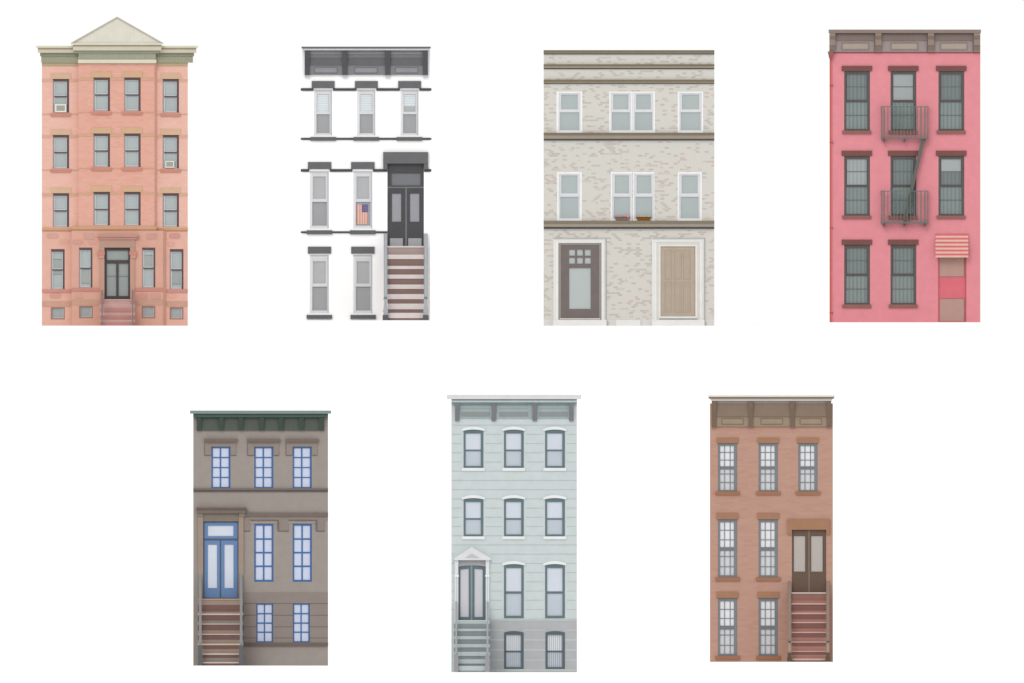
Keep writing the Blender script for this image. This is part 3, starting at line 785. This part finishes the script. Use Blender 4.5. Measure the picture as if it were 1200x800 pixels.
# =================================================================== house 5
def house_taupe():
    base = 779.2
    H = House(base, 305.4, BOT, 'row_house',
              'taupe brown row house with bright blue windows and blue double doors', 'house', GROUP)
    R = H.root
    wall_c = '#9c938d'
    w1 = [(x, 522.8, x+22.3, 571.3) for x in (247.8, 298.0, 343.0)]
    w2 = [(x, 613.0, x+22.5, 681.0) for x in (298.0, 343.0)]
    w3 = [(300.4, 706.3, 320.1, 752.0), (343.3, 706.3, 363.1, 752.0)]
    door = (238, 610.2, 279.4, 700.8)
    mb = MB(H, wall_c)
    mb.wall(226.5, 486, 384.4, base, w1+w2+w3+[door]); mb.shell(226.5, 486, 384.4, base)
    mb.build('wall', R)
    roof(H, 226.5, 384.4, 484)
    mb = MB(H)
    mb.m(mat('#829390')); mb.box(222.7, 480.3, 388, 484, -0.3, 0.70)
    mb.m('#4d5c59'); mb.box(226.4, 484, 384.5, 485.4, -0.2, 0.42)
    mb.m('#596c69'); mb.box(226.4, 485.4, 384.5, 488, -0.2, 0.40)
    mb.m('#48524d'); mb.box(229.6, 488, 380.6, 489.4, -0.1, 0.28)
    mb.m('#5a6059'); mb.box(230.5, 489.4, 379.8, 503.8, -0.1, 0.12)
    co = mb.build('cornice', R)
    for x in (230.5, 256.5, 279.5, 303.9, 326.6, 350.5, 374.2):
        b = MB(H, '#47524b'); b.side(x, x+5.5, [(0, 488.4), (0.36, 488.4), (0.34, 494), (0.2, 503.8), (0, 503.8)]); b.build('bracket', co)
    def win(h, cols, rws):
        x0, y0, x1, y1 = h
        fo = MB(H, '#4b6d9c').ring((x0-.4, y0-.4, x1+.4, y1+.4), (cols[0][0], rws[0][0], cols[1][1], rws[-1][1]), -0.22, -0.03).build('window', R)
        k = MB(H, '#4b70a2')
        k.box(cols[0][1], rws[0][0], cols[1][0], rws[-1][1], -0.2, -0.06)
        for (a, b), (c, e) in zip(rws, rws[1:]):
            for p, q in cols: k.box(p, b, q, c, -0.2, -0.065)
        k.build('glazing_bar', fo)
        one(H, 'pane', '#ccd3e7', [(x0+.5, y0+.5, x1-.5, y1-.5, -0.22, -0.10)], fo, finish='glass')
    for h in w1:
        x = h[0]
        win(h, ((x+1.6, x+9.7), (x+11.4, x+20.1)), ((524.5, 534.7), (536.1, 546.5), (547.8, 558.1), (559.4, 569.9)))
        m = MB(H, '#786b64'); m.poly([(x-8.8, 513.7), (x+30.5, 513.7), (x+29.5, 517), (x-7.8, 517)], -0.05, 0.30)
        m.m('#93877f'); m.box(x-7.5, 517, x+28.8, 522.4, -0.05, 0.08); m.box(x-7.5, 522.4, x-.3, 532.3, -0.05, 0.08); m.box(x+22.6, 522.4, x+28.8, 532.3, -0.05, 0.08)
        m.m('#6e645f'); m.box(x-8.2, 517, x-7.5, 533, -0.05, 0.07)
        m.box(x-7.5, 532.3, x-.3, 533, -0.05, 0.07); m.box(x+22.6, 532.3, x+28.8, 533, -0.05, 0.07)
        m.build('window_hood', R)
    for h in w2:
        x = h[0]
        win(h, ((x+1.7, x+10.1), (x+11.9, x+20.3)), ((615.2, 630.0), (631.8, 645.9), (647.8, 661.9), (663.8, 678.7)))
        m = MB(H, '#6e645f')
        m.box(x-4.8, 608.6, x+28.2, 609.4, 0.0, 0.14); m.box(x+27.4, 609.4, x+28.2, 621.0, 0.0, 0.14)
        m.m('#a29891'); m.box(x-4.8, 609.4, x+27.4, 612.6, -0.02, 0.05)
        m.build('window_casing', R)
    for h in w3:
        x = h[0]
        win(h, ((x+1.4, x+8.8), (x+10.3, x+18.0)), ((707.8, 717.6), (719.1, 728.6), (730.2, 739.3), (740.8, 750.6)))
    rows = [(226.3, 571.5, 384.6, 573.6, .16, '#786c66'), (226.4, 573.6, 384.5, 575.5, .10, '#615e5e'),
            (285.2, 600, 384.6, 604.3, .18, '#786c66')]
    for a, b in ((285.6, 293.2), (326.2, 338.2), (371.2, 380.6)):
        rows += [(a, 604.3, b, 621.1, .05, '#90857e'), (a, 621.1, b, 621.9, .06, '#6a605b')]
    for a, b in ((293.2, 326.2), (338.2, 371.2), (380.6, 384.5)): rows.append((a, 604.3, b, 608.6, .05, '#958a83'))
    band_part(H, 'string_course', rows, R)
    m = MB(H, '#8f847e')
    m.wall(285.6, 693.7, 384.45, 752.6, [h for h in w3], 0.05, 0.1)
    m.face([m.P(285.6, 693.7, .05), m.P(384.45, 693.7, .05), m.P(384.45, 693.7, 0), m.P(285.6, 693.7, 0)])
    m.m('#716661')
    for y in (706.0, 719.8, 733.4, 746.4):
        for a, b in ((285.6, 300.3), (320.2, 343.2), (363.2, 384.5)): m.box(a, y, b, y+.8, 0.0, 0.058)
    m.m('#71645e'); m.box(285.6, 752.5, 384.6, 756.3, -0.02, 0.16)
    m.build('basement_cladding', R)
    # doorway
    m = MB(H, '#70635c'); m.box(230, 594, 288.8, 596.2, -0.05, 0.42)
    m.m('#7b6e66'); m.box(230.8, 596.2, 288, 600.7, -0.05, 0.34)
    m.m('#83796f'); m.box(238.2, 600.7, 279.8, 610.2, -0.05, 0.12)
    so = m.build('door_surround', R)
    for x in (231.2, 279.9):
        m = MB(H, '#9d8c7f'); m.box(x+.8 if x < 250 else x, 604.4, x+6.8 if x < 250 else x+5.6, 701, -0.05, 0.16)
        m.m('#8b8077'); m.box(x, 600.7, x+7.0, 604.4, -0.05, 0.24)
        m.build('pilaster', so)
    d = MB(H, '#5e6671'); d.ring((237.6, 609.8, 279.8, 701), (239.5, 611.6, 278.2, 699.6), -0.26, -0.03)
    d.m('#5b5f67'); d.box(239.5, 630.3, 278.2, 632.4, -0.26, -0.05); d.box(257.5, 632.4, 259.2, 699.6, -0.26, -0.07)
    d.m('#6b88b2'); d.ring((239.5, 611.6, 278.2, 630.3), (243.6, 615.3, 273.5, 627.4), -0.26, -0.06)
    do = d.build('door', R)
    for a, b, p, q in ((239.5, 257.5, 243.6, 254.3), (259.2, 278.2, 263.0, 273.6)):
        MB(H, '#6b88b2').ring((a, 632.4, b, 699.6), (p, 637.5, q, 688.2), -0.26, -0.08).build('door_leaf', do)
    p = MB(H, mat('#d3d9e5', 'glass')); p.box(243, 615, 274, 628, -0.26, -0.12); p.box(243, 637, 255, 688.6, -0.26, -0.13); p.box(262.5, 637, 274.2, 688.6, -0.26, -0.13)
    p.build('pane', do)
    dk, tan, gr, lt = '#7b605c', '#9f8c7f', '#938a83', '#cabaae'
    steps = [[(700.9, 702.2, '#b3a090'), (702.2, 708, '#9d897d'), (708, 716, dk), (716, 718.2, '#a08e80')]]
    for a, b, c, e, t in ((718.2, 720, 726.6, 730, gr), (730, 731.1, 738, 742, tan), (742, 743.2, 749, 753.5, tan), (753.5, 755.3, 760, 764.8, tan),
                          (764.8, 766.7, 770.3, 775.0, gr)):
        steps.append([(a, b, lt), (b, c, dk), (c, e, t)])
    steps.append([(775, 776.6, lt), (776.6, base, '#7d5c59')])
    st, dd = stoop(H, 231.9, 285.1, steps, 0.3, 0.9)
    for x in (233.2, 281.1):
        railing(H, st, x, x+3.0, 670.5, 755.8, 0.12, dd+0.1, '#878a8c', base)
        one(H, 'newel_post', '#606163', [(x-1.1, 755.8, x+4.0, base, dd+0.02, dd+0.26)], st, finish='metal')

# =================================================================== house 6
def house_clapboard():
    base = 786.8
    H = House(base, 602.4, BOT, 'row_house',
              'narrow pale grey green clapboard row house with arched window hoods and a white pedimented doorway', 'house', GROUP)
    R = H.root
    xs = (543.6, 590.9, 639.1)
    W = 22.6
    holes = [(x, 504.2, x+W, 547.1) for x in xs]+[(x, 584.5, x+W, 627.3) for x in xs]
    w3 = [(x, 661.8, x+W, 723.4) for x in xs[1:]]
    w4 = [(591.0, 740.2, 613.4, 782.8), (639.5, 740.2, 661.7, 782.8)]
    door = (537, 655.5, 569.2, 726)
    mb = MB(H, '#c9d2d2')
    mb.wall(529, 468, 676, base, holes+w3+w4+[door]); mb.shell(529, 468, 676, base)
    # lap joints of the boards
    mb.m('#b3bebc')
    for k in range(21):
        y = 497.0+k*10.8
        segs = [(529, 676)]
        for a, b, c, e in [(h[0]-2.6, h[1]-5.5, h[2]+2.4, h[3]+4.2) for h in holes]+[(h[0]-2.6, h[1]-5.5, h[2]+2.4, h[3]) for h in w3]+[(532, 640, 575, 790)]:
            if b < y+.8 and e > y:
                segs = [s for p, q in segs for s in ((p, min(q, a)), (max(p, c), q)) if s[1]-s[0] > .2]
        for a, b in segs: mb.box(a, y, b, y+.8, -0.01, 0.012)
    mb.build('wall', R)
    roof(H, 529, 676, 467)
    mb = MB(H)
    mb.m('#dad9da'); mb.box(523.8, 461.7, 681.2, 467, -0.3, 0.60)
    mb.m('#80878a'); mb.box(529, 467, 676.1, 468.3, -0.1, 0.36)
    mb.m('#c1d0cf'); mb.box(529, 468.3, 676.1, 470.7, -0.1, 0.38)
    mb.m('#81898b'); mb.box(529, 470.7, 676.1, 472.1, -0.1, 0.32)
    co = mb.build('cornice', R)
    for x in (533.3, 576.1, 624.0, 667.0):
        b = MB(H, '#7d7c81'); b.side(x, x+5.0, [(0, 472.1), (0.34, 472.1), (0.32, 478), (0.18, 492.6), (0, 492.6)]); b.build('bracket', co)
    for a, b, c, e in ((538.3, 576.1, 540.6, 573.8), (581.1, 624, 585.2, 618.8), (629, 667, 631.5, 665.0)):
        m = MB(H, '#a2b1b0'); m.box(a, 472.1, b, 489.6, -0.05, 0.08)
        m.m('#98a2a2'); m.box(c, 473.6, e, 475.1, 0.0, 0.095); m.box(c, 477.2, e, 478.7, 0.0, 0.095)
        m.m('#8f9695'); m.box(c, 482.0, e, 487.3, 0.0, 0.11)
        m.build('panel', co)
    def arch(x0, x1, ye, rise, n=12):
        return [(x0+(x1-x0)*i/n, ye-rise*(1-(2*i/n-1)**2)) for i in range(n+1)]
    def win(h, pu, ry, pl, frame, striped=False, F=0.02, gu='#d4dae4', gl='#c1c9d3'):
        x0, y0, x1, y1 = h
        f = MB(H, frame)
        top = arch(x0-.3, x1+.3, y0+.2, 1.7)
        f.poly(top+[(x1+.3, pu[1]), (x0-.3, pu[1])], -0.2, F)
        f.box(x0-.3, pu[1], pu[0], y1+.3, -0.2, F); f.box(pu[2], pu[1], x1+.3, y1+.3, -0.2, F)
        f.box(pu[0], pl[3], pu[2], y1+.3, -0.2, F)
        f.box(pu[0], ry[0], pu[2], ry[1], -0.2, -0.02)
        fo = f.build('window', R)
        p = MB(H, mat(gu, 'glass')); p.box(pu[0]-.5, pu[1]-.5, pu[2]+.5, ry[0]+.4, -0.2, -0.06)
        p.m(mat(gl, 'glass')); p.box(pu[0]-.5, ry[1]-.4, pu[2]+.5, pl[3]+.5, -0.215, -0.075)
        p.build('pane', fo)
        if striped:
            k = MB(H)
            for yy0, yy1, c in ((pu[1], ry[0], '#d9dce0'), (ry[1], pl[3], '#c3cad3')):
                k.m(c)
                x = pu[0]+0.9
                while x < pu[2]-.8:
                    k.box(x, yy0, x+1.0, yy1, -0.09, -0.045); x += 2.35
            k.build('curtain', fo)
        return fo
    for x0, y0, x1, y1 in holes:
        win((x0, y0, x1, y1), (x0+1.9, y0+3.0, x1-2.8, 0), (y0+21.9, y0+23.7), (0, 0, 0, y1-1.8), '#687a7d')
        one(H, 'sill', '#e5e9e9', [(x0-2.2, y1+.5, x1+1.8, y1+3.9, -0.05, 0.12)], R)
    for x0, y0, x1, y1 in w3:
        win((x0, y0, x1, y1), (x0+2.0, y0+3.1, x1-2.6, 0), (y0+30.4, y0+33.1), (0, 0, 0, y1-2.6), '#687a7d')
    for x0, y0, x1, y1 in w4:
        win((x0, y0, x1, y1), (x0+1.9, y0+2.9, x1-2.8, 0), (y0+21.5, y0+23.5), (0, 0, 0, y1-1.8), '#5d686f', True, 0.07, '#bfc4c9', '#a9b1ba')
    for x0, y0, x1, y1 in holes+w3:
        up = arch(x0-2.4, x1+2.0, y0-2.2, 2.9); lo = arch(x0-2.4, x1+2.0, y0-.1+.3, 1.7)
        MB(H, '#e7eaeb').poly(up+[(x1+2.0, y0+.1)]+[(x, y-.1) for x, y in reversed(lo)][1:-1]+[(x0-2.4, y0+.1)], -0.05, 0.13).build('window_hood', R)
    m = MB(H, '#b1b2b4'); m.wall(574.2, 726.8, 676.05, 783.4, w4, 0.04, 0.08)
    m.face([m.P(574.2, 726.8, .04), m.P(676.05, 726.8, .04), m.P(676.05, 726.8, 0), m.P(574.2, 726.8, 0)])
    m.m('#bac3c2')
    for y, t in ((737, 1.2), (748.2, 1.8), (759.9, 1.8), (772.0, 1.3)):
        for a, b in ((574.2, 590.6), (613.8, 639.1), (662.1, 676.1)): m.box(a, y, b, y+t, 0.0, 0.048)
    m.m('#b9c1bf'); m.box(574.2, 724.4, 676.1, 726.8, -0.02, 0.06)
    m.m('#bbc3c2'); m.box(574.2, 783.4, 676.1, 785.6, -0.02, 0.06)
    m.m('#a5acab'); m.box(574.2, 785.6, 676.1, base, -0.02, 0.05)
    m.build('basement_cladding', R)
    # doorway with pediment
    m = MB(H, '#dadcdd')
    m.poly([(532, 653.6), (552.8, 640.2), (575.4, 653.6), (575.4, 655.6), (532, 655.6)], -0.02, 0.34)
    so = m.build('door_surround', R)
    MB(H, '#c0c1c4').poly([(544.6, 653.0), (552.9, 647.8), (561.6, 653.0)], 0.30, 0.36).build('tympanum', so)
    for x in (533.0, 569.2):
        m = MB(H, '#dee0e2'); m.box(x, 655.6, x+4.1, 728, -0.02, 0.20)
        m.m('#eceeef'); m.box(x-.6, 673.0, x+4.7, 675.2, -0.02, 0.26)
        m.m('#c4c5c9'); m.box(x+1.6, 675.2, x+2.6, 704, 0.15, 0.21); m.box(x+1.5, 656.8, x+2.7, 658.2, 0.15, 0.21)
        m.build('pilaster', so)
    d = MB(H, '#a8a8ab'); d.poly([(536.7, 655.2), (569.5, 655.2), (569.5, 663.6), (561, 662.1), (553, 661.6), (545, 662.1), (536.7, 663.6)], -0.24, -0.02)
    do = d.build('door', R)
    for a, b, p, q, s in ((536.7, 552.1, 539.5, 549.3, 0), (553.0, 569.5, 556.0, 565.6, 1)):
        m = MB(H, '#667980')
        t0, t1 = (664.4, 661.0) if s == 0 else (661.0, 664.4)
        m.poly([(a, t0), (b, t1), (b, 665.3 if s == 0 else 667), (a, 667 if s == 0 else 665.3)], -0.24, -0.05)
        y0 = 665.2
        m.box(a, y0, p, 726, -0.24, -0.06); m.box(q, y0, b, 726, -0.24, -0.06); m.box(p, 722.2, q, 726, -0.24, -0.06)
        m.build('door_leaf', do)
    one(H, 'astragal', '#8d9699', [(551.6, 660.2, 553.5, 726, -0.22, -0.03)], do)
    one(H, 'pane', '#cfced3', [(539, 664, 549.8, 722.7, -0.24, -0.12), (555.5, 664, 566.1, 722.7, -0.24, -0.12)], do, finish='glass')
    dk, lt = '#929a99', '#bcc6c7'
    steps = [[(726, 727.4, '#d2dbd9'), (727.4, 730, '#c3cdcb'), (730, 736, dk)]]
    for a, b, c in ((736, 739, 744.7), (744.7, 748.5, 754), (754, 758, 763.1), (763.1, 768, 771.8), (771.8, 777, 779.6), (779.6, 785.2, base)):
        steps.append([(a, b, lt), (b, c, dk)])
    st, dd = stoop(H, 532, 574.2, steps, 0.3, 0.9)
    for x in (533.6, 570.3):
        railing(H, st, x, x+2.1, 704, 766.4, 0.24, dd+0.1, '#a4a3a8', base, thick=2.6)
        one(H, 'newel_post', '#99999d', [(x-1.6, 766.2, x+3.3, base, dd+0.02, dd+0.28)], st, finish='metal')

# =================================================================== house 7
def house_brick():
    base = 774.8
    H = House(base, 904, BOT, 'row_house',
              'brown brick row house with grey framed sash windows and a dark brown double door', 'house', GROUP)
    R = H.root
    br = brick_mat('brick_brown', '#ba9383', ['#b88f7d', '#bd9684', '#b78e80', '#bb9786'], 11, 2.5, 0.4, 0.4, '#b99282', 0.1)
    xs = (841.3, 889.0, 935.5)
    r1 = [(x, 518.5, x+22.7, 575.2) for x in xs]
    r2 = [(x, 607.7, x+22.7, 675.8) for x in xs[:2]]
    r3 = [(x, 700.0, x+22.7, 767.8) for x in xs[:2]]
    door = (928, 620, 968.2, 693.6)
    mb = MB(H, br)
    mb.wall(832, 472, 976, base, r1+r2+r3+[door]); mb.shell(832, 472, 976, base)
    mb.build('wall', R)
    roof(H, 834, 974, 470)
    mb = MB(H)
    mb.m('#e1dbcc'); mb.box(829.9, 462.3, 978, 464.3, -0.3, 0.66)
    mb.m('#83766f'); mb.box(830.3, 464.3, 977.6, 466.4, -0.3, 0.62)
    mb.m('#d0c4c0'); mb.poly([(832, 466.4), (976, 466.4), (974.6, 469), (833.6, 469)], -0.3, 0.54)
    mb.m('#9a918a'); mb.box(834, 469, 974.2, 472, -0.3, 0.34)
    mb.m('#897769'); mb.box(834, 472, 974.2, 487.2, -0.05, 0.28)
    mb.m('#9b8977'); mb.box(834, 487.2, 974.2, 499, -0.05, 0.18)
    co = mb.build('cornice', R)
    for x in (834.1, 877.0, 925.8, 968.7):
        b = MB(H, '#7a685a'); b.side(x, x+5.5, [(0, 469.2), (0.5, 469.2), (0.46, 478), (0.28, 490), (0.26, 499), (0, 499)])
        b.m('#a9837a'); b.box(x+.1, 499, x+5.4, 501.5, -0.02, 0.10)
        b.build('bracket', co)
    for x in (845.3, 891.2, 937.0):
        m = MB(H, '#847260'); m.ring((x, 489, x+26.3, 497), (x+1.2, 490.2, x+25.1, 495.8), 0.15, 0.205)
        m.m('#9d8b79'); m.box(x+1.2, 490.2, x+25.1, 495.8, 0.15, 0.195); m.build('panel', co)
    def win(h, ub, lb, hu, hl):
        x0, y0, x1, y1 = h
        a, b = x0+2.5, x1-4.0
        f = MB(H, '#7f8285'); f.ring((x0-.4, y0-.4, x1+.4, y1+.4), (a, ub[0], b, lb[1]), -0.22, -0.03)
        f.m('#797b7e'); f.box(a, ub[1], b, lb[0], -0.2, -0.05)
        fo = f.build('window', R)
        k = MB(H, '#94969a')
        for p, q in (ub, lb):
            k.box(x0+7.1, p, x0+8.4, q, -0.18, -0.085)
            k.m('#7d7f82'); k.box(x0+13.9, p, x0+14.8, q, -0.18, -0.085); k.m('#94969a')
        k.m('#7d7f82')
        for y in hu+hl: k.box(a, y-.4, b, y+.4, -0.18, -0.075)
        k.build('glazing_bar', fo)
        p = MB(H, mat('#e4e5e8', 'glass')); p.box(a-.4, ub[0]-.4, b+.4, ub[1]+.4, -0.22, -0.12)
        p.m(mat('#d2d3d6', 'glass')); p.box(a-.4, lb[0]-.4, b+.4, lb[1]+.4, -0.235, -0.13)
        p.build('pane', fo)
    for h in r1: win(h, (521.7, 545.7), (549.3, 573.4), (529.4, 538.4), (554.6, 564.6))
    for h in r2: win(h, (611.2, 640.4), (644.6, 673.3), (620.6, 631.8), (651.3, 663.3))
    for h in r3: win(h, (703.8, 732.4), (736.8, 765.4), (713.3, 723.9), (743.4, 755.4))
    for hs, ly, sy in ((r1, 512.2, 579.2), (r2, 600.4, 680.0), (r3, 692.7, 772.2)):
        for x0, y0, x1, y1 in hs:
            one(H, 'lintel', '#a47a62', [(x0-1.5, ly, x1+1.2, y0, -0.05, 0.10)], R)
            one(H, 'sill', '#a07158', [(x0-3.0, y1, x1+2.9, sy, -0.05, 0.14)], R)
    m = MB(H, '#a37a61'); m.box(922.6, 607.5, 972.6, 620, -0.05, 0.16); m.box(922.6, 620, 928, 625.8, -0.05, 0.16); m.box(968.2, 620, 972.6, 625.8, -0.05, 0.16)
    m.build('door_lintel', R)
    d = MB(H, '#85756b'); d.box(947.2, 619.7, 949, 693.8, -0.25, -0.07)
    do = d.build('door', R)
    for a, b, p, q in ((927.6, 947.2, 929.9, 944.4), (949.0, 968.6, 950.2, 964.9)):
        m = MB(H, '#6c594e'); m.ring((a, 619.6, b, 693.9), (p, 627, q, 669.4), -0.25, -0.05); m.m('#5a5552')
        m.ring((p, 627, q, 669.4), (p+.3, 627.3, q-.8, 669.1), -0.2, -0.08)
        m.build('door_leaf', do)
    one(H, 'pane', '#b9b1ab', [(929.5, 626.5, 944.9, 669.9, -0.25, -0.13), (949.8, 626.5, 965.4, 669.9, -0.25, -0.13)], do, finish='glass')
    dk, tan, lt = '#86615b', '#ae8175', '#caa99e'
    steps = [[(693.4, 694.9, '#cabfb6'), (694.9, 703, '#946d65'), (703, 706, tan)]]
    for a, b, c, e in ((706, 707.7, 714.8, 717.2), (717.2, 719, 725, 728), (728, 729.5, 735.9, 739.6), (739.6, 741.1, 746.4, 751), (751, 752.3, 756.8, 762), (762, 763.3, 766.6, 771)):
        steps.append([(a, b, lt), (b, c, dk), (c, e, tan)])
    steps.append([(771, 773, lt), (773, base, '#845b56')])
    st, dd = stoop(H, 927.5, 968.2, steps, 0.3, 0.9)
    for x in (923.3, 968.2):
        railing(H, st, x, x+3.9, 680, 752.4, 0.2, dd+0.1, '#907b6f', base, '#877368')
        m = MB(H, mat('#8b8780', 'metal')); m.box(x, 752, x+3.9, 753, dd+0.04, dd+0.24)
        m.m('#a38d80'); m.box(x+.2, 753, x+3.7, 764.2, dd+0.06, dd+0.22)
        c = x+1.95
        m.m('#5f5348'); m.poly([(c-3.0, 764.2), (c+3.0, 764.2), (c+1.8, 767.4), (c+3.0, 770.2), (c+3.0, base), (c-3.0, base), (c-3.0, 770.2), (c-1.8, 767.4)], dd+0.0, dd+0.28)
        m.build('newel_post', st)

for f in (house_salmon, house_white, house_beige, house_pink, house_taupe, house_clapboard, house_brick): f()

# ---------------------------------------------------------------- setting
def height(prof, x):
    for (a, p), (b, q) in zip(prof, prof[1:]):
        if a <= x <= b: return (800 - (p+(q-p)*(x-a)/(b-a)))*U
def sheet(name, xs, rows):
    """one sheet: rows of (distance y, height function of x)"""
    me = bpy.data.meshes.new(name)
    v = [((x-600)*U, y, h(x)) for y, h in rows for x in xs]
    n = len(xs)
    f = [(j*n+i, j*n+i+1, (j+1)*n+i+1, (j+1)*n+i) for j in range(len(rows)-1) for i in range(n-1)]
    me.from_pydata(v, [], f)
    me.materials.append(mat('#ffffff', 'white'))
    for p in me.polygons: p.use_smooth = True
    o = bpy.data.objects.new(name, me); COL.objects.link(o)
    o['kind'] = 'structure'

LOW = [(-6000, 779.2), (400, 779.2), (515, 786.8), (690, 786.8), (815, 774.8), (7200, 774.8)]
HIGH = [(-6000, 382), (235, 382), (335, 375.7), (520, 375.7), (620, 382), (850, 382), (955, 378), (7200, 378)]
XS = sorted({p[0] for p in LOW+HIGH})
lo, hi = (lambda x: height(LOW, x)), (lambda x: height(HIGH, x))
# the white ground of the lower row; far behind it the ground rises to the terrace that carries the upper row
sheet('ground', XS, [(-14, lambda x: lo(x)-16), (-14, lo), (32.0, lo)])
rows = []
for k in range(33):
    t = k/32
    y = 32.0+(TOP-9-32.0)*t
    e = t*t*(3-2*t)
    rows.append((y, lambda x, e=e: lo(x)+(hi(x)-lo(x))*e))
sheet('slope', XS, rows)
sheet('terrace', XS, [(TOP-9, hi), (TOP+90, hi)])

# ---------------------------------------------------------------- light
w = bpy.data.worlds.new('World'); scene.world = w
w.use_nodes = True
bg = w.node_tree.nodes['Background']
bg.inputs['Color'].default_value = (1, 1, 1, 1)
bg.inputs['Strength'].default_value = 1.0          # an even, white, overcast sky
sd = bpy.data.lights.new('sun', 'SUN')
sd.energy = 0.95; sd.angle = math.radians(28); sd.color = (1.0, 0.985, 0.965)
so = bpy.data.objects.new('sun', sd); COL.objects.link(so)
so.rotation_euler = Vector((0.30, 0.80, -0.62)).to_track_quat('-Z', 'Y').to_euler()

# ---------------------------------------------------------------- camera
cd = bpy.data.cameras.new('camera'); cd.type = 'ORTHO'
cd.ortho_scale = 1200*U
cd.clip_end = 600
co = bpy.data.objects.new('camera', cd); COL.objects.link(co)
co.location = (0, -90, 400*U); co.rotation_euler = (math.radians(90), 0, 0)
scene.camera = co
vs = scene.view_settings
vs.view_transform = 'Standard'; vs.look = 'None'; vs.exposure = 0; vs.gamma = 1; vs.use_curve_mapping = False
scene.cycles.max_bounces = 8
scene.cycles.diffuse_bounces = 5
